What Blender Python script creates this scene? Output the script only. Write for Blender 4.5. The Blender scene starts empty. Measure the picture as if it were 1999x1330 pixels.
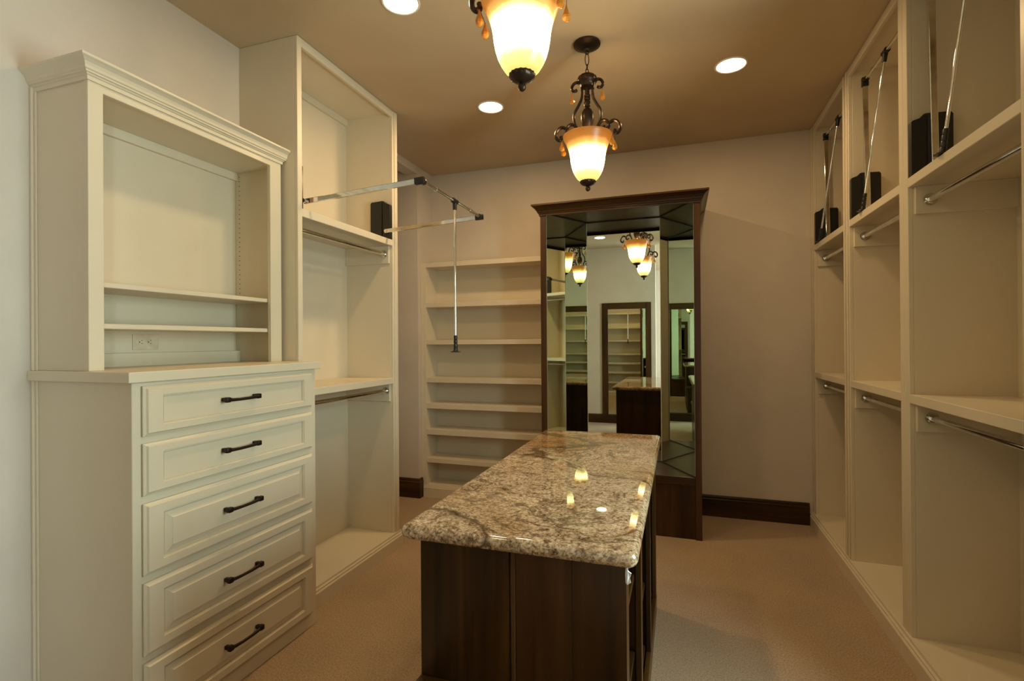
import bpy, bmesh, math, random
from math import sin, cos, pi, radians
from mathutils import Vector, Matrix

S = bpy.context.scene
C = S.collection
random.seed(4)

# ------------------------------------------------------------------ camera
cam_d = bpy.data.cameras.new('camera')
cam = bpy.data.objects.new('camera', cam_d)
C.objects.link(cam)
yaw, pitch, roll = 0.322522332, 0.00223719486, -0.00689316674
fw = Vector((-sin(yaw) * cos(pitch), cos(yaw) * cos(pitch), sin(pitch)))
rt0 = Vector((cos(yaw), sin(yaw), 0)); up0 = rt0.cross(fw)
rt = cos(roll) * rt0 + sin(roll) * up0
up = -sin(roll) * rt0 + cos(roll) * up0
M = Matrix((rt, up, -fw)).transposed().to_4x4()
M.translation = (0, 0, 1.43)
cam.matrix_world = M
cam_d.sensor_width = 36.0
cam_d.lens = 36.0 * 982.720384 / 1999.0
cam_d.clip_start = 0.02
S.camera = cam

# ------------------------------------------------------------------ exposure, world, daylight
S.view_settings.view_transform = 'Standard'
S.view_settings.look = 'None'
S.view_settings.gamma = 1.0
S.view_settings.use_curve_mapping = False
S.view_settings.exposure = 0.0
S.cycles.max_bounces = 12
S.cycles.glossy_bounces = 8
S.cycles.diffuse_bounces = 6
S.cycles.sample_clamp_indirect = 6.0
S.cycles.caustics_reflective = False
S.cycles.caustics_refractive = False

W = bpy.data.worlds.new('world'); S.world = W; W.use_nodes = True
bg = W.node_tree.nodes['Background']
bg.inputs['Color'].default_value = (0.75, 0.88, 1.0, 1)
bg.inputs['Strength'].default_value = 1.0

def area_light(name, loc, target, sx, sy, power, col):
    d = bpy.data.lights.new(name, 'AREA'); d.shape = 'RECTANGLE'; d.size = sx; d.size_y = sy
    d.energy = power; d.color = col
    o = bpy.data.objects.new(name, d); C.objects.link(o); o.location = loc
    o.rotation_euler = (Vector(target) - Vector(loc)).to_track_quat('-Z', 'Y').to_euler()
    return o
# daylight from two added, unseen windows: right-hand wall beside the camera, and adjoining room
area_light('added_window_daylight', (1.44, 1.375, 1.60), (-2.0, 1.375, 1.45), 0.85, 1.30, 60.0, (0.76, 0.97, 0.90))
area_light('added_adjoining_daylight', (2.73, -1.75, 1.62), (0.0, -1.75, 1.55), 1.7, 1.7, 300.0, (0.80, 0.95, 1.0))

LAMP_CAN, LAMP_PENDANT, SHADE_E = 13.5, 5.0, 13.0

# ------------------------------------------------------------------ materials
def mat(name):
    m = bpy.data.materials.new(name); m.use_nodes = True
    nt = m.node_tree; b = nt.nodes['Principled BSDF']
    return m, nt, b
def node(nt, t, **kw):
    n = nt.nodes.new(t)
    for k, v in kw.items(): setattr(n, k, v)
    return n
def ramp(nt, src, stops):
    r = node(nt, 'ShaderNodeValToRGB')
    e = r.color_ramp.elements
    while len(e) > 1: e.remove(e[-1])
    e[0].position, e[0].color = stops[0][0], (*stops[0][1], 1)
    for p, c in stops[1:]:
        k = e.new(p); k.color = (*c, 1)
    nt.links.new(src, r.inputs[0]); return r.outputs[0]
def coords(nt, scale=(1, 1, 1), kind='Object', loc=(0, 0, 0)):
    t = node(nt, 'ShaderNodeTexCoord'); mp = node(nt, 'ShaderNodeMapping')
    mp.inputs['Scale'].default_value = scale; mp.inputs['Location'].default_value = loc
    nt.links.new(t.outputs[kind], mp.inputs['Vector']); return mp.outputs[0]
def noise(nt, vec, scale, detail=4, rough=0.5, dist=0.0):
    n = node(nt, 'ShaderNodeTexNoise'); n.inputs['Scale'].default_value = scale
    n.inputs['Detail'].default_value = detail; n.inputs['Roughness'].default_value = rough
    n.inputs['Distortion'].default_value = dist
    nt.links.new(vec, n.inputs['Vector']); return n.outputs['Fac']
def bump(nt, b, h, strength, dist=0.002):
    bp = node(nt, 'ShaderNodeBump'); bp.inputs['Strength'].default_value = strength
    bp.inputs['Distance'].default_value = dist
    nt.links.new(h, bp.inputs['Height']); nt.links.new(bp.outputs[0], b.inputs['Normal'])
def mixc(nt, fac, a, b, mode='MIX'):
    m = node(nt, 'ShaderNodeMix', data_type='RGBA', blend_type=mode)
    for s, v in ((m.inputs[0], fac), (m.inputs[6], a), (m.inputs[7], b)):
        if isinstance(v, (int, float)): s.default_value = v
        elif isinstance(v, tuple): s.default_value = (*v, 1)
        else: nt.links.new(v, s)
    return m.outputs[2]

def paint(name, col, rough, var=0.04, bstr=0.03, scale=90):
    m, nt, b = mat(name)
    v = coords(nt, kind='Generated') if False else coords(nt)
    n = noise(nt, v, 3.0, 3)
    lo = tuple(c * (1 - var) for c in col); hi = tuple(min(1, c * (1 + var)) for c in col)
    nt.links.new(ramp(nt, n, [(0.3, lo), (0.7, hi)]), b.inputs['Base Color'])
    b.inputs['Roughness'].default_value = rough
    bump(nt, b, noise(nt, v, scale, 2), bstr, 0.001)
    return m
M_WALL = paint('wall_paint', (0.60, 0.535, 0.45), 0.75, bstr=0.06, scale=160)
M_CEIL = paint('ceiling_paint_shaded', (0.52, 0.41, 0.27), 0.8, bstr=0.05, scale=160)  # wall colour turned browner, putting the ceiling's weaker indirect light into the paint
M_CAB = paint('cabinet_paint', (0.68, 0.607, 0.465), 0.38, var=0.02, bstr=0.02)

def wood(name, axis, dark=(0.022, 0.0095, 0.0024), light=(0.092, 0.043, 0.0115), rough=0.30):
    m, nt, b = mat(name)
    sc = [9.0, 9.0, 9.0]; sc[axis] = 0.55
    v = coords(nt, tuple(sc))
    g = noise(nt, v, 1.6, 5, 0.6, 0.6)
    big = noise(nt, coords(nt, (3.2, 3.2, 3.2) if axis > 3 else tuple(4.0 if i != axis else 0.5 for i in range(3))), 1.3, 3)
    c1 = ramp(nt, g, [(0.30, dark), (0.55, tuple((a + c) / 2 for a, c in zip(dark, light))), (0.75, light)])
    c2 = ramp(nt, big, [(0.35, (0.55, 0.5, 0.45)), (0.65, (1.25, 1.2, 1.1))])
    nt.links.new(mixc(nt, 1.0, c1, c2, 'MULTIPLY'), b.inputs['Base Color'])
    b.inputs['Roughness'].default_value = rough; b.inputs['Specular IOR Level'].default_value = 0.32
    bump(nt, b, g, 0.06, 0.002)
    return m
M_WZ = wood('stained_wood_upright', 2)
M_WX = wood('stained_wood_across', 0)
M_WY = wood('stained_wood_lengthwise', 1)
M_BATTEN = wood('stained_wood_pale_streak', 2, (0.035, 0.018, 0.006), (0.14, 0.075, 0.026))

def simple(name, col, rough, metal=0.0, **kw):
    m, nt, b = mat(name)
    n = noise(nt, coords(nt), 25, 3)
    nt.links.new(ramp(nt, n, [(0.3, tuple(c * 0.88 for c in col)), (0.7, tuple(min(1, c * 1.1) for c in col))]), b.inputs['Base Color'])
    b.inputs['Roughness'].default_value = rough; b.inputs['Metallic'].default_value = metal
    for k, v in kw.items(): b.inputs[k].default_value = v
    return m
M_CHROME = simple('chrome', (0.78, 0.78, 0.76), 0.08, 1.0)
M_BLACK = simple('black_plastic', (0.008, 0.0075, 0.007), 0.38)
M_BRONZE = simple('oil_rubbed_bronze', (0.045, 0.028, 0.017), 0.38, 0.75)
M_PULL = simple('dark_pull_bronze', (0.020, 0.011, 0.008), 0.42, 0.5)
M_WHITEPL = simple('cream_plastic', (0.66, 0.57, 0.42), 0.35)
M_SLOT = simple('slot_dark', (0.02, 0.018, 0.015), 0.6)
M_HOLE = simple('pin_hole_dark', (0.10, 0.075, 0.045), 0.7)
M_TAG = simple('white_paper', (0.82, 0.84, 0.90), 0.7)
M_TRIMW = simple('white_enamel', (0.80, 0.76, 0.68), 0.3)
M_AMBER = simple('amber_crystal', (0.80, 0.33, 0.05), 0.05, 0.0, **{'Transmission Weight': 0.4, 'IOR': 1.5})
m, nt, b = mat('mirror_silver'); M_MIRROR = m
b.inputs['Metallic'].default_value = 1.0; b.inputs['Roughness'].default_value = 0.0
nt.links.new(ramp(nt, noise(nt, coords(nt), 0.5, 1), [(0.0, (0.80, 0.865, 0.78)), (1.0, (0.82, 0.88, 0.80))]), b.inputs['Base Color'])
M_GEDGE = simple('polished_glass_edge', (0.62, 0.72, 0.62), 0.15, 0.0)
m, nt, b = mat('window_glass'); M_GLASS = m
b.inputs['Base Color'].default_value = (0.95, 1, 0.98, 1); b.inputs['Roughness'].default_value = 0.0
b.inputs['Transmission Weight'].default_value = 1.0; b.inputs['IOR'].default_value = 1.02

# carpet
m, nt, b = mat('carpet_pile'); M_CARPET = m
v = coords(nt)
n1 = noise(nt, v, 260, 3, 0.7); n2 = noise(nt, v, 2.2, 3); n3 = noise(nt, v, 125, 3, 0.65)
c1 = ramp(nt, n1, [(0.30, (0.27, 0.172, 0.090)), (0.5, (0.46, 0.315, 0.188)), (0.72, (0.62, 0.46, 0.31))])
c2 = ramp(nt, n2, [(0.3, (0.88, 0.88, 0.88)), (0.7, (1.08, 1.06, 1.04))])
c3 = ramp(nt, n3, [(0.32, (0.66, 0.63, 0.60)), (0.5, (1, 1, 1)), (0.68, (1.22, 1.22, 1.22))])
nt.links.new(mixc(nt, 1.0, mixc(nt, 1.0, c1, c2, 'MULTIPLY'), c3, 'MULTIPLY'), b.inputs['Base Color'])
b.inputs['Roughness'].default_value = 0.95
b.inputs['Sheen Weight'].default_value = 0.25
mx = node(nt, 'ShaderNodeMath', operation='ADD'); nt.links.new(n1, mx.inputs[0]); nt.links.new(n3, mx.inputs[1])
bump(nt, b, mx.outputs[0], 0.7, 0.006)

# granite
m, nt, b = mat('polished_granite'); M_GRANITE = m
v = coords(nt)
warp = node(nt, 'ShaderNodeTexNoise'); warp.inputs['Scale'].default_value = 2.6; warp.inputs['Detail'].default_value = 4
nt.links.new(v, warp.inputs['Vector'])
ma = node(nt, 'ShaderNodeVectorMath', operation='MULTIPLY_ADD')
nt.links.new(warp.outputs['Color'], ma.inputs[0]); ma.inputs[1].default_value = (0.35, 0.35, 0.1)
nt.links.new(v, ma.inputs[2]); wv = ma.outputs[0]
grain = noise(nt, v, 120, 5, 0.74, 0.3)
grain2 = noise(nt, wv, 34, 5, 0.7, 0.8)
blot = noise(nt, wv, 5.5, 5, 0.6, 0.4)
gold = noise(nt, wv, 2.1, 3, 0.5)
def isoline(n, w0, w1, lv=0.5):
    a = node(nt, 'ShaderNodeMath', operation='SUBTRACT'); nt.links.new(n, a.inputs[0]); a.inputs[1].default_value = lv
    d = node(nt, 'ShaderNodeMath', operation='ABSOLUTE'); nt.links.new(a.outputs[0], d.inputs[0])
    return ramp(nt, d.outputs[0], [(0.0, (1, 1, 1)), (w0, (0.7, 0.7, 0.7)), (w1, (0, 0, 0))])
fiss = isoline(noise(nt, wv, 3.4, 9, 0.62, 0.5), 0.006, 0.028)
big = isoline(noise(nt, wv, 0.95, 7, 0.55, 0.7), 0.006, 0.022, 0.53)
mask = ramp(nt, noise(nt, v, 2.4, 2), [(0.42, (0.10, 0.10, 0.10)), (0.60, (0.85, 0.85, 0.85))])
base = ramp(nt, grain, [(0.30, (0.085, 0.050, 0.024)), (0.41, (0.27, 0.185, 0.105)), (0.50, (0.54, 0.41, 0.28)), (0.64, (0.82, 0.70, 0.56))])
spk = ramp(nt, grain2, [(0.37, (0.22, 0.155, 0.09)), (0.47, (0.86, 0.80, 0.72)), (0.70, (1.08, 1.05, 1.02))])
c = mixc(nt, 0.9, base, spk, 'MULTIPLY')
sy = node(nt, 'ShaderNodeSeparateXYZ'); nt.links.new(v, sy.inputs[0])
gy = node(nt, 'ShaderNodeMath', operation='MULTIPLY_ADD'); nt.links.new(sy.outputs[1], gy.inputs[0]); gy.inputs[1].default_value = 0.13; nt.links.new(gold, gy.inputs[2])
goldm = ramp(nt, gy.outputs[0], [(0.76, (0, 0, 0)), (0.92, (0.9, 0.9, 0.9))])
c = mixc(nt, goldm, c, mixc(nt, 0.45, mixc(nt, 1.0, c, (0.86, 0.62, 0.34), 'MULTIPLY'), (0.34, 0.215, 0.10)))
blm = ramp(nt, blot, [(0.30, (0.55, 0.46, 0.37)), (0.45, (1, 1, 1))])
c = mixc(nt, 1.0, c, blm, 'MULTIPLY')
c = mixc(nt, mixc(nt, 1.0, fiss, mask, 'MULTIPLY'), c, (0.075, 0.042, 0.018))
c = mixc(nt, big, c, (0.085, 0.050, 0.020))
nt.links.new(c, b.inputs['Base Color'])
b.inputs['Roughness'].default_value = 0.022
b.inputs['IOR'].default_value = 1.72

# lamp shade: glowing alabaster glass, amber at the rim, white over the bulbs, yellow below
m, nt, b = mat('lit_shade_glass'); M_SHADE = m
tc = node(nt, 'ShaderNodeTexCoord'); sp = node(nt, 'ShaderNodeSeparateXYZ')
nt.links.new(tc.outputs['Generated'], sp.inputs[0])
cloud = noise(nt, coords(nt), 14, 4)
ad = node(nt, 'ShaderNodeMath', operation='MULTIPLY_ADD')
nt.links.new(cloud, ad.inputs[0]); ad.inputs[1].default_value = 0.10; nt.links.new(sp.outputs[2], ad.inputs[2])
sb = node(nt, 'ShaderNodeMath', operation='SUBTRACT'); nt.links.new(ad.outputs[0], sb.inputs[0]); sb.inputs[1].default_value = 0.05
em = ramp(nt, sb.outputs[0], [(0.0, (0.078, 0.060, 0.015)), (0.15, (0.125, 0.100, 0.034)), (0.32, (0.48, 0.36, 0.17)), (0.48, (1.0, 0.72, 0.37)),
                              (0.60, (0.45, 0.30, 0.125)), (0.72, (0.115, 0.055, 0.012)), (0.84, (0.040, 0.0135, 0.0016)), (1.0, (0.026, 0.0080, 0.0008))])
nt.links.new(em, b.inputs['Emission Color']); b.inputs['Emission Strength'].default_value = SHADE_E
b.inputs['Base Color'].default_value = (0.10, 0.04, 0.008, 1); b.inputs['Roughness'].default_value = 0.35

def emit(name, col, s):
    m, nt, b = mat(name); b.inputs['Base Color'].default_value = (0.9, 0.85, 0.75, 1)
    nt.links.new(ramp(nt, noise(nt, coords(nt), 5, 1), [(0.0, col), (1.0, col)]), b.inputs['Emission Color'])
    b.inputs['Emission Strength'].default_value = s; return m
M_LENS = emit('lit_lens', (1.0, 0.90, 0.66), 5.0)

# ------------------------------------------------------------------ geometry helpers
def box(bm, x0, x1, y0, y1, z0, z1, bev=0.0, seg=1):
    vs = [bm.verts.new((x, y, z)) for x in (x0, x1) for y in (y0, y1) for z in (z0, z1)]
    q = [(0, 1, 3, 2), (4, 6, 7, 5), (0, 4, 5, 1), (2, 3, 7, 6), (0, 2, 6, 4), (1, 5, 7, 3)]
    fs = [bm.faces.new([vs[i] for i in f]) for f in q]
    if bev:
        es = list({e for f in fs for e in f.edges})
        bmesh.ops.bevel(bm, geom=es, offset=bev, segments=seg, profile=0.5, affect='EDGES')
    return bm
def nb(): return bmesh.new()
def bx(x0, x1, y0, y1, z0, z1, bev=0.0015, seg=1): return box(nb(), x0, x1, y0, y1, z0, z1, bev, seg)

def tube(bm, pts, r, n=10, cap=True, flat=None):
    """tube through pts; r a number or one per point; flat=(a, b) scales the section"""
    pts = [Vector(p) for p in pts]
    rr = [r] * len(pts) if isinstance(r, (int, float)) else r
    rings = []; ref = None
    for i, p in enumerate(pts):
        d = (pts[min(i + 1, len(pts) - 1)] - pts[max(i - 1, 0)]).normalized()
        if ref is None:
            ref = d.orthogonal().normalized()
            if flat: ref = Vector((0, 1, 0)) if abs(d.y) < 0.9 else Vector((1, 0, 0))
        u = (ref - d * ref.dot(d))
        u = u.normalized() if u.length > 1e-6 else d.orthogonal().normalized()
        w = d.cross(u); ref = u
        a, b2 = flat or (1, 1)
        rings.append([bm.verts.new(p + rr[i] * (a * cos(2 * pi * k / n) * u + b2 * sin(2 * pi * k / n) * w)) for k in range(n)])
    for A, B in zip(rings, rings[1:]):
        for k in range(n): bm.faces.new((A[k], A[(k + 1) % n], B[(k + 1) % n], B[k]))
    if cap: bm.faces.new(rings[0][::-1]); bm.faces.new(rings[-1])
    return bm
def lathe(bm, prof, c=(0, 0, 0), n=32, wob=None, capend=True):
    rings = []
    for r, z in prof:
        rings.append([bm.verts.new((c[0] + r * (1 + (wob(k, n) if wob else 0)) * cos(2 * pi * k / n), c[1] + r * (1 + (wob(k, n) if wob else 0)) * sin(2 * pi * k / n), c[2] + z)) for k in range(n)])
    for A, B in zip(rings, rings[1:]):
        for k in range(n): bm.faces.new((A[k], A[(k + 1) % n], B[(k + 1) % n], B[k]))
    if capend: bm.faces.new(rings[0][::-1]); bm.faces.new(rings[-1])
    return bm
def prism(bm, prof, axis, a0, a1):
    """extrude a closed 2D profile along axis (0: prof=(y,z), 1: prof=(x,z), 2: prof=(x,y))"""
    def P(p, a): return {0: (a, p[0], p[1]), 1: (p[0], a, p[1]), 2: (p[0], p[1], a)}[axis]
    A = [bm.verts.new(P(p, a0)) for p in prof]; B = [bm.verts.new(P(p, a1)) for p in prof]
    n = len(prof)
    for k in range(n): bm.faces.new((A[k], A[(k + 1) % n], B[(k + 1) % n], B[k]))
    bm.faces.new(A[::-1]); bm.faces.new(B)
    return bm
def sweep(bm, prof, path):
    """prof [(out, z)] carried along path(out) -> list of (x, y); top closed back to out=0"""
    rows = [[bm.verts.new((x, y, z)) for x, y in path(o)] for o, z in prof]
    for A, B in zip(rows, rows[1:]):
        for k in range(len(A) - 1): bm.faces.new((A[k], A[k + 1], B[k + 1], B[k]))
    for k in (0, -1):
        try: bm.faces.new([r[k] for r in rows])
        except ValueError: pass
    return bm
def torus_link(bm, c, a, b, r, ang, n=18, m=6):
    """oval chain link, long axis z, in the vertical plane at angle ang"""
    rings = []
    for i in range(n):
        t = 2 * pi * i / n
        p = Vector((a * cos(t), 0, b * sin(t)))
        d = Vector((-a * sin(t), 0, b * cos(t))).normalized(); nn = Vector((d.z, 0, -d.x))
        ring = []
        for k in range(m):
            q = p + r * (cos(2 * pi * k / m) * nn + sin(2 * pi * k / m) * Vector((0, 1, 0)))
            ring.append(bm.verts.new((c[0] + q.x * cos(ang) - q.y * sin(ang), c[1] + q.x * sin(ang) + q.y * cos(ang), c[2] + q.z)))
        rings.append(ring)
    for i in range(n):
        A, B = rings[i], rings[(i + 1) % n]
        for k in range(m): bm.faces.new((A[k], A[(k + 1) % m], B[(k + 1) % m], B[k]))
    return bm

BASE = {}
def link_mesh(name, bm, m, smooth=False):
    bmesh.ops.recalc_face_normals(bm, faces=bm.faces[:])
    me = bpy.data.meshes.new(name); bm.to_mesh(me); bm.free()
    me.materials.append(m)
    if smooth:
        for p in me.polygons: p.use_smooth = True
        try: me.set_sharp_from_angle(angle=radians(35))
        except Exception: pass
    o = bpy.data.objects.new(name, me); C.objects.link(o)
    return o
def thing(name, label, cat, base, group=None):
    o = bpy.data.objects.new(name, None); C.objects.link(o)
    o.location = base; o.empty_display_size = 0.1
    o['label'] = label; o['category'] = cat
    if group: o['group'] = group
    BASE[o.name] = Vector(base); return o
def part(par, name, bm, m, smooth=False, label=None, kind=None):
    b0 = BASE[par.name]
    bmesh.ops.translate(bm, verts=bm.verts[:], vec=-b0)
    o = link_mesh(name, bm, m, smooth); o.parent = par
    BASE[o.name] = b0
    if label: o['label'] = label
    if kind: o['kind'] = kind
    return o
def mesh_thing(name, label, cat, bm, m, smooth=False, group=None):
    o = link_mesh(name, bm, m, smooth); o['label'] = label; o['category'] = cat
    if group: o['group'] = group
    return o
def struct(name, bm, m, smooth=False):
    o = link_mesh(name, bm, m, smooth); o['kind'] = 'structure'; return o
def copy_tree(o, parent=None):
    c = o.copy(); C.objects.link(c)
    if parent: c.parent = parent
    for ch in list(o.children): copy_tree(ch, c)
    return c

# ------------------------------------------------------------------ the room
H = 3.05
XL, YB, XR = -2.285, 4.41, 1.36
struct('floor', bx(-3.3, 2.8, -3.7, 4.6, -0.1, 0.0, 0), M_CARPET)
struct('ceiling', bx(-3.3, 2.8, -3.7, 4.6, H, H + 0.1, 0), M_CEIL)
struct('wall_left', bx(XL - 0.12, XL, -0.46, 3.2, 0, H, 0), M_WALL)
struct('wall_left_far', bx(-3.2, XL, 4.115, 4.53, 0, H, 0), M_WALL)
struct('wall_left_header', bx(XL - 0.12, XL, 3.2, 4.115, 2.98, H, 0), M_WALL)
struct('wall_back', bx(XL, 1.5, YB, YB + 0.12, 0, H, 0), M_WALL)
bm = nb()
WY0, WY1 = 0.92, 1.80
box(bm, XR, XR + 0.12, -0.46, WY0, 0, H); box(bm, XR, XR + 0.12, WY1, YB, 0, H)
box(bm, XR, XR + 0.12, WY0, WY1, 0, 0.95); box(bm, XR, XR + 0.12, WY0, WY1, 2.25, H)
struct('wall_right', bm, M_WALL)
wf = nb()
box(wf, XR + 0.02, XR + 0.07, WY0, WY0 + 0.05, 0.95, 2.25); box(wf, XR + 0.02, XR + 0.07, WY1 - 0.05, WY1, 0.95, 2.25)
box(wf, XR + 0.02, XR + 0.07, WY0 + 0.05, WY1 - 0.05, 0.95, 1.0); box(wf, XR + 0.02, XR + 0.07, WY0 + 0.05, WY1 - 0.05, 2.20, 2.25)
struct('added_window_2', wf, M_TRIMW)  # unseen window, added to bring cool light onto the left side
struct('wall_rear', bx(XL, -0.44, -0.46, -0.34, 0, H, 0), M_WALL)
struct('wall_rear_stub', bx(0.32, XR, -0.46, -0.34, 0, H, 0), M_WALL)  # out of view, widened to narrow the opening and block adjoining light
bm = nb()
box(bm, -3.2, -3.08, 3.08, 4.115, 0, H); box(bm, -3.08, XL - 0.12, 3.08, 3.2, 0, H)
struct('wall_alcove', bm, M_WALL)
struct('wall_far_rear', bx(XL, 2.6, -3.6, -3.48, 0, H, 0), M_WALL)
struct('wall_adjoining_left', bx(XL - 0.12, XL, -3.6, -0.46, 0, H, 0), M_WALL)
bm = nb()
box(bm, 2.6, 2.7, -3.6, -2.6, 0, H); box(bm, 2.6, 2.7, -0.9, -0.34, 0, H)
box(bm, 2.6, 2.7, -2.6, -0.9, 0, 0.77); box(bm, 2.6, 2.7, -2.6, -0.9, 2.47, H)
struct('wall_adjoining_right', bm, M_WALL)
struct('wall_adjoining_front', bx(XR + 0.12, 2.6, -0.46, -0.34, 0, H, 0), M_WALL)
wf = nb()
box(wf, 2.58, 2.66, -2.6, -2.54, 0.77, 2.47); box(wf, 2.58, 2.66, -0.96, -0.9, 0.77, 2.47)
box(wf, 2.58, 2.66, -2.6, -0.9, 0.77, 0.83); box(wf, 2.58, 2.66, -2.6, -0.9, 2.41, 2.47); box(wf, 2.6, 2.64, -1.77, -1.73, 0.8, 2.44)
struct('added_window_1', wf, M_TRIMW)  # unseen window, added to brighten the adjoining room

def baseboard_profile(h=0.170, t=0.018):
    return [(0.0, 0.0), (t, 0.0), (t, h - 0.042), (t + 0.003, h - 0.038), (t + 0.003, h - 0.030), (t - 0.004, h - 0.024), (t - 0.002, h - 0.012), (t - 0.007, h), (0.0, h)]
struct('baseboard_back', prism(nb(), [(YB - o, z) for o, z in baseboard_profile()], 0, 0.142, 0.935), M_WX)
bp = baseboard_profile(0.178)
struct('baseboard_alcove', sweep(nb(), bp, lambda o: [(-3.08, 4.115 - o), (XL + o, 4.115 - o), (XL + o, 4.168)]), M_WX)
struct('baseboard_rear', prism(nb(), [(-0.34 + o, z) for o, z in baseboard_profile(0.155)], 0, XL, -0.44), M_WX)

# ------------------------------------------------------------------ recessed ceiling lights
def recessed():
    t = thing('recessed_light', '', 'ceiling light', (0, 0, H), 'recessed ceiling lights')
    ring = nb()
    lathe(ring, [(0.080, -0.002), (0.082, -0.005), (0.088, -0.006), (0.0915, -0.003), (0.092, 0.0), (0.080, 0.0), (0.080, -0.002)], (0, 0, H), 40, capend=False)
    part(t, 'trim_ring', ring, M_TRIMW, True)
    lens = lathe(nb(), [(0.001, -0.0045), (0.03, -0.0042), (0.06, -0.0032), (0.0805, -0.001)], (0, 0, H), 36, capend=False)
    part(t, 'lens', lens, M_LENS, True)
    return t
rl0 = recessed()
spots = [(-1.228, 3.247, 'round recessed light in the ceiling between pendant and shoe shelves'),
         (0.295, 3.219, 'round recessed light in the ceiling near the right-hand closets'),
         (-1.25, 2.105, 'round recessed light cut off by the top edge, above the white wardrobe'),
         (-1.22, 0.62, 'round recessed light seen reflected in the tall mirror')]
for i, (x, y, lb) in enumerate(spots):
    o = rl0 if i == 0 else copy_tree(rl0)
    o.location = (x, y, H); o['label'] = lb
for i, (x, y) in enumerate([(s[0], s[1]) for s in spots]):
    d = bpy.data.lights.new('can_lamp', 'AREA'); d.shape = 'DISK'; d.size = 0.15
    d.energy = LAMP_CAN * (0.10 if y < 1 else 0.65 if y < 3 else 0.72 if x > 0 else 1.15); d.color = (1.0, 0.675, 0.345)
    o = bpy.data.objects.new('can_lamp', d); C.objects.link(o); o.location = (x, y, H - 0.0065)

# ------------------------------------------------------------------ dresser, counter, hutch
DX, DY0, DY1, DZ = -1.775, 1.217, 2.125, 1.298
dr = thing('dresser', 'cream painted dresser with five drawers standing against the wall', 'dresser', (XL, DY0, 0))
part(dr, 'carcass', bx(XL + 0.002, DX, DY0, DY1, 0.0, DZ, 0.002), M_CAB)
def scribe(par, y, z0, z1):
    bm = nb()
    box(bm, XL + 0.002, XL + 0.022, y - 0.006, y, z0, z1, 0.0012); box(bm, XL + 0.002, XL + 0.012, y - 0.014, y - 0.006, z0, z1, 0.0012)
    part(par, 'scribe_moulding', bm, M_CAB)
scribe(dr, DY0, 0.0, DZ)
def ring_front(bm, y0, y1, z0, z1, x, steps):
    rings = []
    for iy, iz, d in steps:
        rings.append([bm.verts.new((x + d, y, z)) for y, z in ((y0 + iy, z0 + iz), (y1 - iy, z0 + iz), (y1 - iy, z1 - iz), (y0 + iy, z1 - iz))])
    for A, B in zip(rings, rings[1:]):
        for k in range(4): bm.faces.new((A[k], A[(k + 1) % 4], B[(k + 1) % 4], B[k]))
    bm.faces.new(rings[-1]); bm.faces.new(rings[0][::-1])
    return bm
def pull(yc, zc, x0):
    bm = nb(); L = 0.078
    for s in (-1, 1):
        box(bm, x0, x0 + 0.024, yc + s * L - 0.008, yc + s * L + 0.008, zc - 0.008, zc + 0.008, 0.003, 2)
        box(bm, x0 + 0.016, x0 + 0.036, yc + s * L - 0.011, yc + s * L + 0.011, zc - 0.0105, zc + 0.0105, 0.004, 2)
    tube(bm, [(x0 + 0.027, yc - L, zc), (x0 + 0.030, yc - L * 0.7, zc - 0.002), (x0 + 0.032, yc - L * 0.3, zc - 0.003), (x0 + 0.032, yc + L * 0.3, zc - 0.003), (x0 + 0.030, yc + L * 0.7, zc - 0.002), (x0 + 0.027, yc + L, zc)],
         [0.0085, 0.007, 0.0062, 0.0062, 0.007, 0.0085], 8)
    return bm
drawers = [(1.108, 1.284, 0, 1.202), (0.902, 1.084, 0, 0.998), (0.625, 0.875, 1, 0.758), (0.347, 0.599, 1, 0.474), (0.075, 0.320, 1, 0.200)]
for z0, z1, raised, hz in drawers:
    edge = [(0.005, 0.005, -0.001), (0.005, 0.005, 0.005), (0, 0, 0.005), (0, 0, 0.010), (0.005, 0.005, 0.013), (0.008, 0.008, 0.0145), (0.012, 0.012, 0.021)]
    sy, sz = 0.064, 0.034 if not raised else 0.040
    inner = [(sy, sz, 0.021), (sy + 0.001, sz + 0.001, 0.0165), (sy + 0.004, sz + 0.004, 0.0165), (sy + 0.006, sz + 0.006, 0.0075), (sy + 0.009, sz + 0.009, 0.0075), (sy + 0.010, sz + 0.010, 0.0105)]
    if raised: inner += [(sy + 0.014, sz + 0.014, 0.0105), (sy + 0.034, sz + 0.034, 0.0175), (sy + 0.036, sz + 0.036, 0.0195)]
    d = part(dr, 'drawer', ring_front(nb(), 1.247, 2.087, z0, z1, DX, edge + inner), M_CAB)
    part(d, 'handle', pull(1.645, hz, DX + (0.0195 if raised else 0.0105)), M_PULL, True, label='dark bronze bar handle with square ends')
mesh_thing('counter_slab', 'thick cream painted counter slab on top of the five-drawer dresser', 'countertop',
           bx(XL, -1.753, 1.193, 2.142, DZ, 1.335, 0.003, 2), M_CAB)

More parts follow.
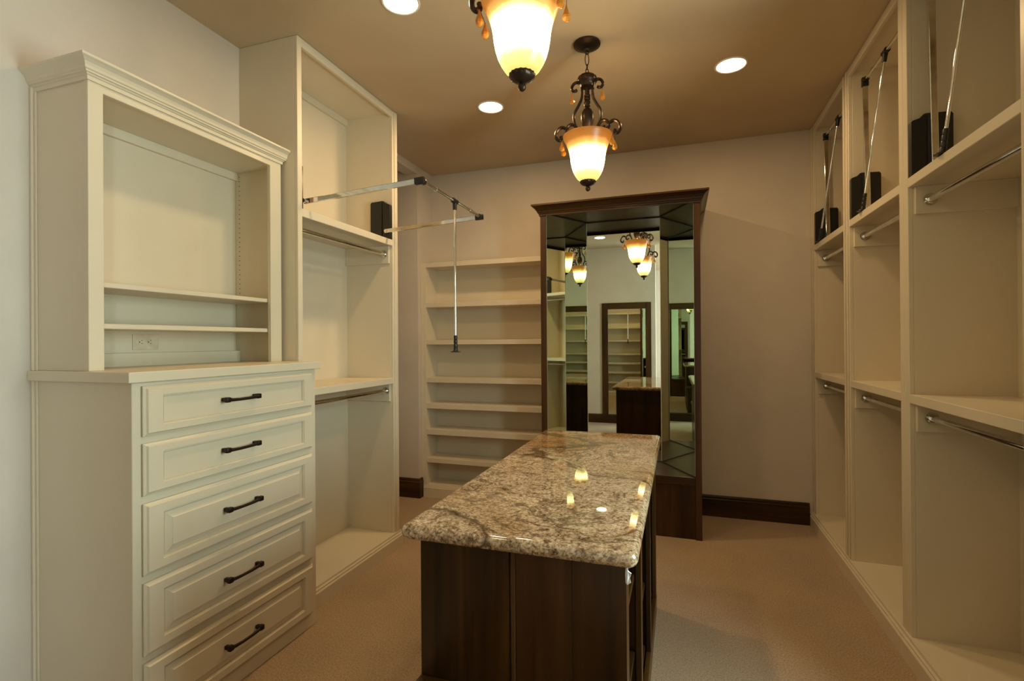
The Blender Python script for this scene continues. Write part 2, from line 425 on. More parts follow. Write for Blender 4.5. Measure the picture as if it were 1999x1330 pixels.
HX, HZ = -1.985, 1.335
hu = thing('hutch', 'cream open bookcase hutch with crown moulding standing on the dresser top', 'hutch', (XL, DY0, HZ))
part(hu, 'side_panel', bx(XL, HX - 0.02, DY0, DY0 + 0.02, HZ, 2.40), M_CAB)
sp2 = part(hu, 'side_panel', bx(XL, HX - 0.02, 2.105, DY1, HZ, 2.40), M_CAB)
part(hu, 'back_panel', bx(XL, XL + 0.012, DY0 + 0.02, 2.105, HZ, 2.37), M_CAB)
part(hu, 'top_panel', bx(XL, HX - 0.02, DY0 + 0.02, 2.105, 2.346, 2.366), M_CAB)
bm = nb()
box(bm, HX - 0.02, HX, DY0 - 0.002, 1.266, HZ, 2.40, 0.0015); box(bm, HX - 0.02, HX, 2.052, DY1, HZ, 2.40, 0.0015)
box(bm, HX - 0.0205, HX - 0.0005, 1.26, 2.06, 2.342, 2.40, 0.0015)
part(hu, 'face_frame', bm, M_CAB)
part(hu, 'back_cleat', bx(XL + 0.012, XL + 0.03, DY0 + 0.02, 2.105, 2.305, 2.346), M_CAB)
part(hu, 'back_riser', bx(XL + 0.012, XL + 0.042, DY0 + 0.02, 2.105, HZ, 1.392), M_CAB)
for z in (1.640, 1.4875):
    part(hu, 'shelf', bx(XL + 0.012, HX - 0.024, DY0 + 0.021, 2.104, z, z + 0.019, 0.002), M_CAB)
scribe(hu, DY0, HZ, 2.385)
bm = nb()
for x in (XL + 0.04, HX - 0.055):
    for k in range(26):
        z = 1.70 + k * 0.025
        tube(bm, [(x, 2.1055, z), (x, 2.1042, z)], 0.0028, 8)
part(sp2, 'pin_holes', bm, M_HOLE, kind='stuff')
cp = [(0.0, 2.370), (0.006, 2.370), (0.007, 2.384), (0.011, 2.386), (0.012, 2.391), (0.018, 2.393), (0.0185, 2.398), (0.023, 2.402),
      (0.025, 2.411), (0.030, 2.421), (0.038, 2.429), (0.044, 2.433), (0.046, 2.435), (0.046, 2.443), (0.0, 2.443)]
part(hu, 'crown_moulding', sweep(nb(), cp, lambda o: [(XL, DY0 - o), (HX + o, DY0 - o), (HX + o, DY1 + min(o, 0.0195)), (XL, DY1 + min(o, 0.0195))]), M_CAB)
ot = thing('wall_outlet', 'cream double socket plate set sideways low in the back of the hutch', 'outlet', (XL + 0.012, 1.618, 1.44))
part(ot, 'plate', bx(XL + 0.012, XL + 0.017, 1.562, 1.675, 1.405, 1.474, 0.002, 2), M_WHITEPL)
for yc in (1.599, 1.638):
    s = part(ot, 'socket', prism(nb(), [(yc + 0.0165 * max(-0.82, min(0.82, cos(a))) , 1.4395 + 0.0165 * sin(a)) for a in [2 * pi * k / 24 for k in range(24)]], 0, XL + 0.016, XL + 0.0185), M_WHITEPL)
    bm = nb(); x0, x1 = XL + 0.0184, XL + 0.0190
    box(bm, x0, x1, yc - 0.004, yc + 0.004, 1.4455, 1.4475); box(bm, x0, x1, yc - 0.004, yc + 0.004, 1.4315, 1.4335)
    tube(bm, [(x0, yc - 0.010, 1.4395), (x1, yc - 0.010, 1.4395)], 0.0026, 8)
    part(s, 'slots', bm, M_SLOT)

# ------------------------------------------------------------------ hanging cupboards (left tower, right closets)
def out(side, o):            # o = distance in front of the cabinet face
    return FX[side] + (o if side == 'L' else -o)
FX = {'L': -1.895, 'R': 0.965}
BX = {'L': XL, 'R': XR}
def sbox(bm, side, o0, o1, y0, y1, z0, z1, bev=0.0015):
    a, b2 = sorted((out(side, o0), out(side, o1)))
    return box(bm, a, b2, y0, y1, z0, z1, bev)
def cupboard(side, y0, y1, yi0, yi1, label, zs, plinth_end=0.0, group=None, bead_far=False):
    """y0..y1 outer, yi0..yi1 the opening between the stiles"""
    depth = abs(BX[side] - FX[side])
    t = thing('wardrobe_cupboard', label, 'wardrobe', (BX[side], y0, 0), group)
    zb = 0.105
    for a, b2 in ((y0, yi0), (yi1, y1)):
        sb = nb(); sbox(sb, side, -depth, -0.02, a, b2, 0.0, H - 0.001); part(t, 'side_panel', sb, M_CAB)
        sb = nb(); sbox(sb, side, -0.02, 0.0, a, b2, 0.0, H - 0.001, 0.002)
        s = part(t, 'stile', sb, M_CAB)
        w = b2 - a
        if w > 0.05:
            sb = nb(); m0 = a + w * 0.36; sbox(sb, side, 0.0, 0.006, m0, b2 - 0.004 if a == yi1 else b2 - 0.012, zb, H - 0.002, 0.003)
            part(s, 'bead', sb, M_CAB)
    sb = nb(); sbox(sb, side, -depth, -depth + 0.012, yi0, yi1, 0.09, H - 0.001, 0); part(t, 'back_panel', sb, M_CAB)
    sb = nb(); sbox(sb, side, -depth + 0.012, -0.02, yi0, yi1, 3.028, H - 0.001, 0); part(t, 'top_panel', sb, M_CAB)
    sb = nb(); sbox(sb, side, -0.02, 0.0, yi0, yi1, 3.004, H - 0.001, 0.002); part(t, 'top_rail', sb, M_CAB)
    sb = nb(); sbox(sb, side, -depth + 0.012, -depth + 0.03, yi0, yi1, 2.985, 3.028); part(t, 'back_cleat', sb, M_CAB)
    sb = nb(); sbox(sb, side, -depth + 0.012, 0.0, yi0, yi1, 0.085, zb); part(t, 'bottom_panel', sb, M_CAB)
    for z0, z1 in zs:
        sb = nb(); sbox(sb, side, -depth + 0.012, -0.001, yi0, yi1, z0, z1, 0.002); part(t, 'shelf', sb, M_CAB)
        for a, b2 in ((yi0, yi0 + 0.018), (yi1 - 0.018, yi1)):
            sb = nb(); sbox(sb, side, -depth + 0.012, -0.022, a, b2, z0 - 0.122, z0); part(t, 'cleat', sb, M_CAB)
    prof = [(0.0, 0.0), (0.028, 0.0), (0.028, 0.074), (0.024, 0.079), (0.020, 0.080), (0.020, 0.088), (0.012, 0.094), (0.010, 0.1045), (0.0, 0.1045)]
    part(t, 'plinth', prism(nb(), [(out(side, o), z) for o, z in prof], 1, y0, y1 + plinth_end), M_CAB)
    return t
def rod(side, o, z, y0, y1, label, group):
    t = thing('hanging_rod', label, 'clothes rail', (out(side, o), y0, z), group)
    x = out(side, o); y0 += 0.001; y1 -= 0.001
    part(t, 'tube', tube(nb(), [(x, y0 + 0.002, z), (x, y1 - 0.002, z)], 0.0135, 14), M_CHROME, True)
    for y, s in ((y0, 1), (y1, -1)):
        part(t, 'flange', tube(nb(), [(x, y, z), (x, y + s * 0.004, z), (x, y + s * 0.005, z), (x, y + s * 0.014, z)], [0.026, 0.026, 0.019, 0.018], 16), M_CHROME, True)

def box_prof(side, back=0.0):   # housing outline, (out, z)
    p = [(-0.150, 2.147), (-0.150, 2.398), (-0.142, 2.408), (-0.052, 2.412), (-0.044, 2.409), (-0.036, 2.400), (-0.030, 2.394), (-0.004, 2.386), (0.0, 2.380), (0.0, 2.147)]
    return [(out(side, o - 0.003 - back), z) for o, z in p]
def wardrobe_lift(side, y0, y1, piv, end, foot, label, tee_f=0.5):
    """y0..y1 the opening; piv/end (out, z) of the side arms; foot = end point of the pull rod"""
    t = thing('wardrobe_lift', label, 'wardrobe lift', (out(side, 0), (y0 + y1) / 2, 2.147), 'pull-down wardrobe lifts')
    xp, zp = out(side, piv[0]), piv[1]; xe, ze = out(side, end[0]), end[1]
    d = Vector((xe - xp, 0, ze - zp)); L = d.length; d.normalize(); nrm = Vector((-d.z, 0, d.x))
    ya, yb = y0 + 0.05, y1 - 0.05
    for ys, ye, s in ((y0 + 0.0005, y0 + 0.036, 1), (y1 - 0.036, y1 - 0.0005, -1)):
        hsg = part(t, 'housing', prism(nb(), box_prof(side, 0.024 if s > 0 else 0.0), 1, ys, ye), M_BLACK, True)
        bm = nb(); pr = [(out(side, o), z) for o, z in ((-0.145, 2.150), (-0.145, 2.39), (-0.06, 2.40), (-0.06, 2.150))]
        f = ye if s > 0 else ys
        prism(bm, pr, 1, min(f, f + s * 0.006), max(f, f + s * 0.006)); part(hsg, 'cover', bm, M_BLACK)
    for yc in (ya, yb):
        def bar(bm, a0, a1, hw, hy):
            P = [Vector((xp, yc, zp)) + d * a + nrm * h + Vector((0, k, 0)) for a in (a0, a1) for h in (-hw, hw) for k in (-hy, hy)]
            vs = [bm.verts.new(p) for p in P]
            fs = [bm.faces.new([vs[i] for i in q]) for q in ((0, 1, 3, 2), (4, 6, 7, 5), (0, 4, 5, 1), (2, 3, 7, 6), (0, 2, 6, 4), (1, 5, 7, 3))]
            bmesh.ops.bevel(bm, geom=list({e for q in fs for e in q.edges}), offset=0.0025, segments=2, profile=0.5, affect='EDGES')
            return bm
        a = part(t, 'arm', bar(nb(), -0.01, L - 0.03, 0.0135, 0.0065), M_CHROME)
        bm = bar(nb(), L - 0.035, L + 0.018, 0.0165, 0.0115)
        s = 1 if yc == ya else -1
        tube(bm, [(xe, yc, ze), (xe, yc + s * 0.028, ze)], 0.0155, 12)
        part(a, 'corner_joint', bm, M_BLACK, True, label='black plastic corner joint')
        part(a, 'pivot_pin', tube(nb(), [(xp, yc - s * 0.022, zp), (xp, yc + s * 0.010, zp)], 0.011, 12), M_CHROME, True)
    cb = part(t, 'crossbar', tube(nb(), [(xe, ya, ze), (xe, yb, ze)], 0.0095, 12), M_CHROME, True)
    yt = y0 + (y1 - y0) * tee_f
    for f0, f1 in ((0.20, 0.235), (0.765, 0.80)):
        part(cb, 'collar', tube(nb(), [(xe, ya + (yb - ya) * f0, ze), (xe, ya + (yb - ya) * f1, ze)], 0.0125, 12), M_CHROME, True)
    T = Vector((xe, yt, ze)); F = Vector(foot); u = (F - T).normalized(); Lp = (F - T).length
    bm = tube(nb(), [(xe, yt - 0.024, ze), (xe, yt + 0.024, ze)], 0.0155, 12)
    tube(bm, [T, T + u * 0.05], [0.013, 0.011], 12)
    part(t, 'tee_joint', bm, M_BLACK, True, label='black plastic tee joint')
    pr = part(t, 'pull_rod', tube(nb(), [T + u * 0.04, T + u * (Lp - 0.075)], 0.0065, 12), M_CHROME, True)
    g = [0.0, 0.006, 0.02, 0.024, 0.028, 0.042, 0.046, 0.050, 0.064, 0.068, 0.075, 0.092]
    r = [0.0085, 0.0105, 0.0108, 0.0092, 0.0108, 0.0110, 0.0095, 0.0112, 0.0116, 0.0100, 0.0120, 0.0130]
    part(pr, 'grip', tube(nb(), [T + u * (Lp - 0.095 + q) for q in g], r, 14), M_BLACK, True, label='black ribbed grip')
    bm = tube(nb(), [F - Vector((0, 0, -0.004)), F + Vector((0, 0, 0.001)), F], [0.0285, 0.029, 0.0285], 22) if False else nb()
    lathe(bm, [(0.012, 0.010), (0.018, 0.004), (0.028, 0.003), (0.029, 0.001), (0.028, -0.001), (0.004, -0.001)], (F.x, F.y, F.z), 24)
    part(pr, 'end_disc', bm, M_BLACK, True)
    return t

ZS = [(1.143, 1.184), (2.102, 2.145)]
cupboard('L', 2.146, 3.125, 2.180, 3.062, 'tall cream open wardrobe with two shelves, right of the dresser hutch', ZS, plinth_end=0.01)
rod('L', -0.058, 2.046, 2.198, 3.044, 'chrome clothes rod under the upper shelf of the cream wardrobe beside the dresser', 'chrome clothes rods')
rod('L', -0.050, 1.093, 2.198, 3.044, 'chrome clothes rod under the lower shelf of the cream wardrobe beside the dresser', 'chrome clothes rods')
wardrobe_lift('L', 2.180, 3.062, (-0.020, 2.197), (0.680, 2.234), (-1.215, 2.620, 1.373),
              'pull-down wardrobe lift swung out into the room with its pull rod hanging', 0.5)
bays = [(3.556, 4.409, 3.610, 4.340, 'farthest dim cream closet bay, next to the brown baseboard corner'),
        (2.730, 3.555, 2.776, 3.502, 'middle dim cream closet bay of the row facing the island'),
        (1.855, 2.729, 1.900, 2.684, 'dim cream closet bay cut off by the edge of the photo')]
where = ['farthest closet bay', 'middle closet bay', 'closet bay cut by the photo edge']
for (y0, y1, a, b2, lb), w in zip(bays, where):
    cupboard('R', y0, y1, a, b2, lb, ZS, group='closet bays facing the island')
    rod('R', -0.075, 2.040, a + 0.018, b2 - 0.018, 'chrome clothes rod under the upper shelf of the ' + w, 'chrome clothes rods')
    rod('R', -0.075, 1.082, a + 0.018, b2 - 0.018, 'chrome clothes rod under the lower shelf of the ' + w, 'chrome clothes rods')
    yc = (a + b2) / 2
    wardrobe_lift('R', a, b2, (-0.082, 2.20), (-0.072, 2.945), (out('R', -0.009), 4.214 if y0 > 3 else 3.296 if y0 > 2 else 2.391, 2.149),
                  'folded-up wardrobe lift with slanting chrome rod in the ' + w)

# ------------------------------------------------------------------ shoe shelves on the back wall
SY = 4.17
sh = thing('shoe_shelves', 'cream open shoe shelves filling the corner beside the dark mirror cabinet', 'shelves', (XL, SY, 0))
SX0, SX1 = -2.233, -1.062
part(sh, 'side_panel', bx(XL + 0.001, SX0, SY, YB - 0.001, 0, 2.163), M_CAB)
part(sh, 'side_panel', bx(SX1, -1.042, SY, YB - 0.001, 0, 2.163), M_CAB)
part(sh, 'back_panel', bx(SX0, SX1, YB - 0.012, YB - 0.001, 0.1, 2.13, 0), M_CAB)
for z0, z1 in [(2.120, 2.163), (1.750, 1.793), (1.407, 1.449), (1.058, 1.102), (0.816, 0.865), (0.576, 0.627), (0.318, 0.360), (0.090, 0.114)]:
    part(sh, 'shelf', bx(SX0, SX1, SY + (0.001 if z1 < 2.1 else 0.0), YB - 0.012, z0, z1, 0.002), M_CAB)
pp = [(0.0, 0.0), (0.012, 0.0), (0.012, 0.088), (0.008, 0.094), (0.006, 0.104), (0.0, 0.106)]
part(sh, 'plinth', prism(nb(), [(SY - o, z) for o, z in pp], 0, XL + 0.022, -1.042), M_CAB)

# ------------------------------------------------------------------ three-way mirror cabinet
MY = 3.826
X0, X1 = -1.038, 0.140
mc = thing('mirror_cabinet', 'tall dark wooden three-way dressing mirror cabinet with crown, against the back wall', 'mirror', ((X0 + X1) / 2, MY, 0))
part(mc, 'stile', bx(X0, -0.992, MY, MY + 0.022, 0, 2.43, 0.002), M_WZ)
part(mc, 'stile', bx(0.096, X1, MY, MY + 0.022, 0, 2.43, 0.002), M_WZ)
part(mc, 'side_panel', bx(X0 + 0.001, X0 + 0.02, MY + 0.022, YB - 0.001, 0, 2.46), M_WZ)
part(mc, 'side_panel', bx(X1 - 0.02, X1 - 0.001, MY + 0.022, YB - 0.001, 0, 2.46), M_WZ)
part(mc, 'soffit', bx(X0 + 0.02, X1 - 0.02, MY + 0.001, YB - 0.001, 2.436, 2.452), M_WX)
part(mc, 'head_rail', bx(X0, X1, MY, MY + 0.022, 2.430, 2.475, 0.002), M_WX)
part(mc, 'platform', bx(X0 + 0.02, X1 - 0.02, MY + 0.004, YB - 0.001, 0.425, 0.447), M_WX)
part(mc, 'foot_rail', bx(-0.992, 0.096, MY + 0.001, MY + 0.022, 0.388, 0.446, 0.002), M_WX)
part(mc, 'kick_panel', bx(-0.992, 0.096, MY + 0.012, MY + 0.030, 0.0, 0.388), M_WZ)
wc = [(0.0, 2.415), (0.008, 2.415), (0.009, 2.428), (0.014, 2.431), (0.015, 2.437), (0.020, 2.440), (0.024, 2.452), (0.034, 2.468), (0.048, 2.480), (0.055, 2.484), (0.060, 2.486), (0.060, 2.498), (0.0, 2.498)]
part(mc, 'crown_moulding', sweep(nb(), wc, lambda o: [(X0 - o, YB - 0.001), (X0 - o, MY - o), (X1 + o, MY - o), (X1 + o, YB - 0.001)]), M_WX, label='stained wood crown moulding')
A, B, Cc, D = Vector((-0.992, 3.837)), Vector((-0.748, 4.260)), Vector((-0.150, 4.257)), Vector((0.0965, 3.831))
for p, q in ((A, B), (B, Cc), (Cc, D)):
    d = (q - p).normalized(); nn = Vector((d.y, -d.x))
    if nn.y > 0: nn = -nn
    e = 0.0025
    def quadbox(bm, p, q, a, b2, z0, z1):
        prism(bm, [tuple(p + nn * a), tuple(q + nn * a), tuple(q + nn * b2), tuple(p + nn * b2)], 2, z0, z1); return bm
    gl = part(mc, 'mirror_panel', quadbox(nb(), p + d * e, q - d * e, 0.0, -0.006, 0.4535, 2.4285), M_MIRROR, label='tall mirror glass panel')
    bm = quadbox(nb(), p, p + d * e, 0.0005, -0.006, 0.4535, 2.4285); quadbox(bm, q - d * e, q, 0.0005, -0.006, 0.4535, 2.4285)
    part(gl, 'polished_edge', bm, M_GEDGE)
    part(mc, 'dark_gap_strip', quadbox(nb(), p, q, 0.005, -0.006, 2.4285, 2.4355), M_SLOT)  # near-black strips standing in for the shadow gaps above and below the mirrors
    part(mc, 'dark_gap_strip', quadbox(nb(), p, q, 0.005, -0.006, 0.4475, 0.4535), M_SLOT)
    part(mc, 'backing_board', quadbox(nb(), p, q, -0.007, -0.016, 0.448, 2.435), M_WZ)

# ------------------------------------------------------------------ island and its granite top
IX0, IX1, IY0, IY1, IZ = -0.700, -0.130, 1.265, 2.800, 0.880
isl = thing('island', 'dark stained wooden island cabinet with open side shelves, under the granite top', 'island', (-0.415, 2.03, 0))
xs = -0.4335
part(isl, 'board', bx(IX0, xs - 0.003, IY0, IY0 + 0.02, 0.0, IZ, 0.0025), M_WZ)
part(isl, 'batten', bx(xs + 0.002, xs + 0.015, IY0 - 0.001, IY0 + 0.02, 0.0, IZ, 0.002), M_BATTEN, label='paler streaked strip between the end boards')
part(isl, 'board', bx(xs + 0.016, -0.267, IY0, IY0 + 0.02, 0.0, IZ, 0.0008), M_WZ)
part(isl, 'board', bx(-0.2665, IX1, IY0, IY0 + 0.02, 0.0, IZ, 0.0008), M_WZ)
part(isl, 'side_panel', bx(IX0, IX0 + 0.02, IY0 + 0.02, IY1 - 0.02, 0, IZ), M_WZ)
part(isl, 'end_panel', bx(IX0, IX1, IY1 - 0.02, IY1, 0, IZ), M_WZ)
part(isl, 'inner_back', bx(-0.50, -0.485, IY0 + 0.02, IY1 - 0.02, 0, IZ), M_WZ)
part(isl, 'top_panel', bx(IX0 + 0.02, IX1, IY0 + 0.02, IY1 - 0.02, IZ - 0.02, IZ), M_WY)
ys = [IY0 + 0.02, IY0 + 0.50, IY0 + 1.01, IY1 - 0.02]
for y in (ys[1], ys[2]):
    part(isl, 'divider', bx(-0.485, IX1 - 0.02, y - 0.01, y + 0.01, 0.0, IZ - 0.02), M_WZ)
for y0, y1 in ((IY0 + 0.02, IY0 + 0.06), (ys[1] - 0.025, ys[1] + 0.025), (ys[2] - 0.025, ys[2] + 0.025), (IY1 - 0.06, IY1 - 0.02)):
    part(isl, 'stile', bx(IX1 - 0.02, IX1, y0, y1, 0, IZ - 0.02, 0.002), M_WZ)
for a, b2 in zip(ys, ys[1:]):
    for z in (0.085, 0.36, 0.62):
        part(isl, 'shelf', bx(-0.485, IX1 - 0.024, a + 0.01, b2 - 0.01, z, z + 0.02), M_WY)
part(isl, 'base_rail', bx(IX1 - 0.02, IX1 + 0.002, IY0 + 0.02, IY1 - 0.02, 0.0, 0.085, 0.004, 2), M_WY)
part(isl, 'bench_seat', bx(IX0, IX1, 0.80, IY0 - 0.0005, 0.462, 0.497, 0.004, 2), M_WX)
part(isl, 'bench_side', bx(IX0 + 0.01, IX0 + 0.03, 0.82, IY0, 0, 0.462), M_WZ)
part(isl, 'bench_side', bx(IX1 - 0.03, IX1 - 0.01, 0.82, IY0, 0, 0.462), M_WZ)
part(isl, 'bench_front', bx(IX0 + 0.03, IX1 - 0.03, 0.83, 0.85, 0, 0.462), M_WZ)

def slab(x0, x1, y0, y1, z0, z1, rc=0.028, rb=0.019):
    bm = nb()
    def outline(ins):
        pts = []
        for cx, cy, a0 in ((x1 - rc, y1 - rc, 0), (x0 + rc, y1 - rc, pi / 2), (x0 + rc, y0 + rc, pi), (x1 - rc, y0 + rc, 1.5 * pi)):
            for k in range(7):
                a = a0 + k / 6 * pi / 2; pts.append((cx + (rc - ins) * cos(a), cy + (rc - ins) * sin(a)))
        return pts
    rows = []
    zm = (z0 + z1) / 2; hh = (z1 - z0) / 2
    for k in range(19):
        a = -pi / 2 + pi * k / 18
        rows.append([bm.verts.new((x, y, zm + hh * sin(a))) for x, y in outline(rb * (1 - cos(a)))])
    n = len(rows[0])
    for P, Q in zip(rows, rows[1:]):
        for k in range(n): bm.faces.new((P[k], P[(k + 1) % n], Q[(k + 1) % n], Q[k]))
    bm.faces.new(rows[0][::-1]); bm.faces.new(rows[-1])
    return bm
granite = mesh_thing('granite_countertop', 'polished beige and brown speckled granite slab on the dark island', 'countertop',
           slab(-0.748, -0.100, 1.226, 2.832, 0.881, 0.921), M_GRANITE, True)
for p in granite.data.polygons:
    if len(p.vertices) > 8: p.use_smooth = False
# crumpled white tag under the near corner of the slab
bm = nb()
tp = [(-0.130, 0.880), (-0.1275, 0.880), (-0.126, 0.866), (-0.1175, 0.860), (-0.1215, 0.852), (-0.1195, 0.838), (-0.127, 0.832), (-0.1315, 0.835), (-0.1325, 0.852), (-0.1315, 0.864)]
rows = [[bm.verts.new((x, 1.2605 + 0.0022 * sin(17 * i + 40 * j) - 0.003 * j + 0.0015, z)) for i, (x, z) in enumerate(tp)] for j in (0, 1)]
for k in range(len(tp)): bm.faces.new((rows[0][k], rows[0][(k + 1) % len(tp)], rows[1][(k + 1) % len(tp)], rows[1][k]))
bmesh.ops.triangulate(bm, faces=[bm.faces.new(rows[0][::-1]), bm.faces.new(rows[1])])
mesh_thing('paper_tag', 'small crumpled white tag hanging under the near corner of the granite slab', 'tag', bm, M_TAG)

# ------------------------------------------------------------------ pendants
def curl(cx, cz, r0, r1, a0, a1, n=22):
    return [(cx + (r0 + (r1 - r0) * k / n) * cos(a0 + (a1 - a0) * k / n), cz + (r0 + (r1 - r0) * k / n) * sin(a0 + (a1 - a0) * k / n)) for k in range(n + 1)]
def smooth_pts(P, k=6):
    out_ = []
    for i in range(len(P) - 1):
        p0, p1, p2, p3 = (Vector(P[max(0, i - 1)]), Vector(P[i]), Vector(P[i + 1]), Vector(P[min(len(P) - 1, i + 2)]))
        for j in range(k):
            t = j / k
            out_.append(0.5 * ((2 * p1) + (p2 - p0) * t + (2 * p0 - 5 * p1 + 4 * p2 - p3) * t * t + (3 * p1 - p0 - 3 * p2 + p3) * t ** 3))
    out_.append(Vector(P[-1])); return out_
def drop(bm, x, y, z, h=0.052, r=0.0145):
    prof = [(0.0015, 0.0), (0.003, -0.004), (0.0045, -0.10 * h - 0.004), (0.6 * r, -0.42 * h), (r, -0.70 * h), (0.92 * r, -0.84 * h), (0.55 * r, -0.96 * h), (0.001, -h)]
    lathe(bm, prof, (x, y, z), 8); return bm
def pendant():
    t = thing('pendant_lamp', '', 'pendant lamp', (0, 0, H), 'pendant lamps over the island')
    cn = lathe(nb(), [(0.001, 0.0), (0.070, 0.0), (0.074, -0.005), (0.072, -0.012), (0.062, -0.016), (0.055, -0.022), (0.036, -0.027), (0.014, -0.031), (0.010, -0.042), (0.001, -0.044)], (0, 0, H), 36)
    can = part(t, 'canopy', cn, M_BRONZE, True)
    bm = torus_link(nb(), (0, 0, H - 0.050), 0.010, 0.010, 0.0022, 0.3); part(can, 'loop', bm, M_BRONZE, True)
    for i, (z, a, b2, ang) in enumerate([(2.962, 0.0105, 0.033, 0.5), (2.921, 0.009, 0.014, 2.0), (2.898, 0.0085, 0.013, 0.6)]):
        part(t, 'chain_link', torus_link(nb(), (0, 0, z), a, b2, 0.0024, ang), M_BRONZE, True)
    wob = lambda k, n: 0.03 * (1 if k % 2 else -1)
    cr = lathe(nb(), [(0.004, 2.889), (0.014, 2.887), (0.022, 2.881), (0.036, 2.875), (0.048, 2.866), (0.053, 2.856), (0.0535, 2.845), (0.050, 2.837), (0.042, 2.830), (0.037, 2.821), (0.035, 2.812), (0.012, 2.808)], (0, 0, 0), 28, wob)
    part(t, 'crown_cap', cr, M_BRONZE, True)
    st = lathe(nb(), [(0.012, 2.84), (0.0155, 2.835), (0.0155, 2.828), (0.012, 2.824), (0.0125, 2.772), (0.0165, 2.768), (0.0165, 2.760), (0.013, 2.757), (0.0165, 2.752), (0.0165, 2.744), (0.012, 2.740),
                       (0.0175, 2.730), (0.0185, 2.720), (0.0165, 2.708), (0.010, 2.702), (0.012, 2.698), (0.024, 2.686), (0.032, 2.670), (0.0355, 2.650), (0.035, 2.630), (0.030, 2.608), (0.023, 2.592), (0.018, 2.584), (0.020, 2.576), (0.014, 2.57), (0.014, 2.52)], (0, 0, 0), 24)
    part(t, 'stem', st, M_BRONZE, True)
    for s in (-1, 1):
        arm = smooth_pts([(0.036 * s, 0, 2.832), (0.031 * s, 0, 2.800), (0.030 * s, 0, 2.775), (0.034 * s, 0, 2.748), (0.050 * s, 0, 2.715), (0.068 * s, 0, 2.685), (0.0745 * s, 0, 2.655), (0.070 * s, 0, 2.620), (0.056 * s, 0, 2.585), (0.050 * s, 0, 2.560), (0.050 * s, 0, 2.545)])
        bm = tube(nb(), arm, 0.0078, 10, flat=(1.25, 1.0))
        ar = part(t, 'arm', bm, M_BRONZE, True)
        hook = smooth_pts([(0.046 * s, 0, 2.842), (0.060 * s, 0, 2.846), (0.076 * s, 0, 2.838), (0.085 * s, 0, 2.820), (0.080 * s, 0, 2.805), (0.066 * s, 0, 2.800), (0.056 * s, 0, 2.806)])
        part(ar, 'upper_scroll', tube(nb(), hook, 0.0082, 9, flat=(1.3, 0.95)), M_BRONZE, True)
        c1 = [(0.052, 2.556), (0.057, 2.588), (0.072, 2.613), (0.093, 2.619), (0.111, 2.606), (0.116, 2.586), (0.104, 2.571), (0.090, 2.576), (0.088, 2.588)]
        c2 = [(0.112, 2.588), (0.122, 2.602), (0.140, 2.611), (0.160, 2.603), (0.174, 2.582), (0.173, 2.556), (0.158, 2.541), (0.145, 2.550), (0.148, 2.562)]
        bm = tube(nb(), smooth_pts([(s * x, 0, z) for x, z in c1]), 0.0095, 9, flat=(1.35, 0.95))
        tube(bm, smooth_pts([(s * x, 0, z) for x, z in c2]), 0.0095, 9, flat=(1.35, 0.95))
        lathe(bm, [(0.001, -0.008), (0.006, -0.006), (0.0085, 0.0), (0.006, 0.006), (0.001, 0.008)], (s * 0.150, 0, 2.549), 10)
        part(ar, 'lower_scroll', bm, M_BRONZE, True)
        for x, y, z, h in ((0.083, 0.0, 2.785, 0.056), (0.136, -0.030, 2.522, 0.054), (0.141, 0.034, 2.518, 0.054)):
            bm = drop(nb(), s * x, y, z, h)
            part(t, 'crystal_drop', bm, M_AMBER, label='amber glass teardrop')
            top = 2.806 if z > 2.7 else 2.553
            tp_ = (s * (0.080 if z > 2.7 else 0.150), 0, top)
            part(t, 'drop_wire', tube(nb(), [(s * x, y, z - 0.003), tp_], 0.0011, 6), M_BRONZE)
    outer = [(0.0300, 2.296), (0.045, 2.303), (0.058, 2.315), (0.070, 2.334), (0.080, 2.356), (0.087, 2.380), (0.0915, 2.405), (0.0945, 2.432), (0.0995, 2.458), (0.107, 2.482), (0.117, 2.508), (0.128, 2.530), (0.1325, 2.540), (0.1325, 2.545)]
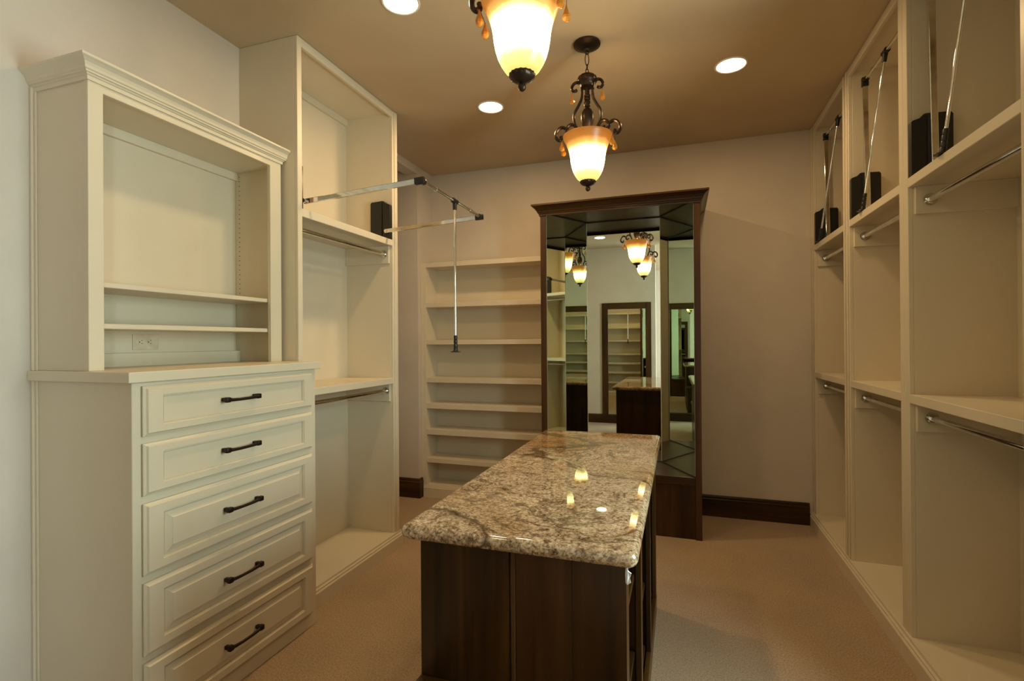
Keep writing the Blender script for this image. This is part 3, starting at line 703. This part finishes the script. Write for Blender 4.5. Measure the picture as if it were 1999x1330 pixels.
    inner = [(r - 0.005, z + 0.001) for r, z in outer[::-1]]
    part(t, 'shade', lathe(nb(), outer + inner, (0, 0, 0), 48, capend=False), M_SHADE, True, label='glowing alabaster glass bell shade with amber rim')
    fl = lambda k, n: 0.035 * (1 if k % 2 else -1)
    fi = lathe(nb(), [(0.001, 2.304), (0.030, 2.303), (0.042, 2.300), (0.0425, 2.294), (0.037, 2.285), (0.026, 2.278), (0.013, 2.274), (0.008, 2.271)], (0, 0, 0), 32, fl)
    f = part(t, 'finial_cup', fi, M_BRONZE, True)
    part(f, 'finial_knob', lathe(nb(), [(0.007, 2.275), (0.0095, 2.271), (0.013, 2.264), (0.0135, 2.257), (0.010, 2.249), (0.004, 2.245), (0.001, 2.2445)], (0, 0, 0), 16), M_BRONZE, True)
    return t
p0 = pendant()
for i, (x, y, lb) in enumerate([(-0.470, 2.727, 'bronze pendant lamp hanging whole in view before the mirror cabinet'),
                                (-0.482, 1.565, 'nearer pendant lamp cut off by the top of the photo')]):
    o = p0 if i == 0 else copy_tree(p0)
    o.location = (x, y, H); o['label'] = lb
    d = bpy.data.lights.new('pendant_bulb', 'POINT'); d.energy = LAMP_PENDANT; d.color = (1.0, 0.66, 0.32); d.shadow_soft_size = 0.03
    l = bpy.data.objects.new('pendant_bulb', d); C.objects.link(l); l.location = (x + 0.03, y, 2.50)

# ------------------------------------------------------------------ framed mirror on the rear wall (seen reflected)
fm = thing('framed_mirror', 'dark wood framed tall mirror on the wall behind, seen reflected in the cabinet', 'mirror', (-0.90, -0.34, 0.156))
YR = -0.34
part(fm, 'frame_side', bx(-1.345, -1.240, YR, YR + 0.025, 0.156, 2.088, 0.003), M_WZ)
part(fm, 'frame_side', bx(-0.605, -0.512, YR, YR + 0.025, 0.156, 2.088, 0.003), M_WZ)
part(fm, 'frame_top', bx(-1.240, -0.605, YR, YR + 0.025, 1.980, 2.088, 0.003), M_WX)
part(fm, 'glass', bx(-1.240, -0.605, YR + 0.002, YR + 0.010, 0.157, 1.980, 0), M_MIRROR)
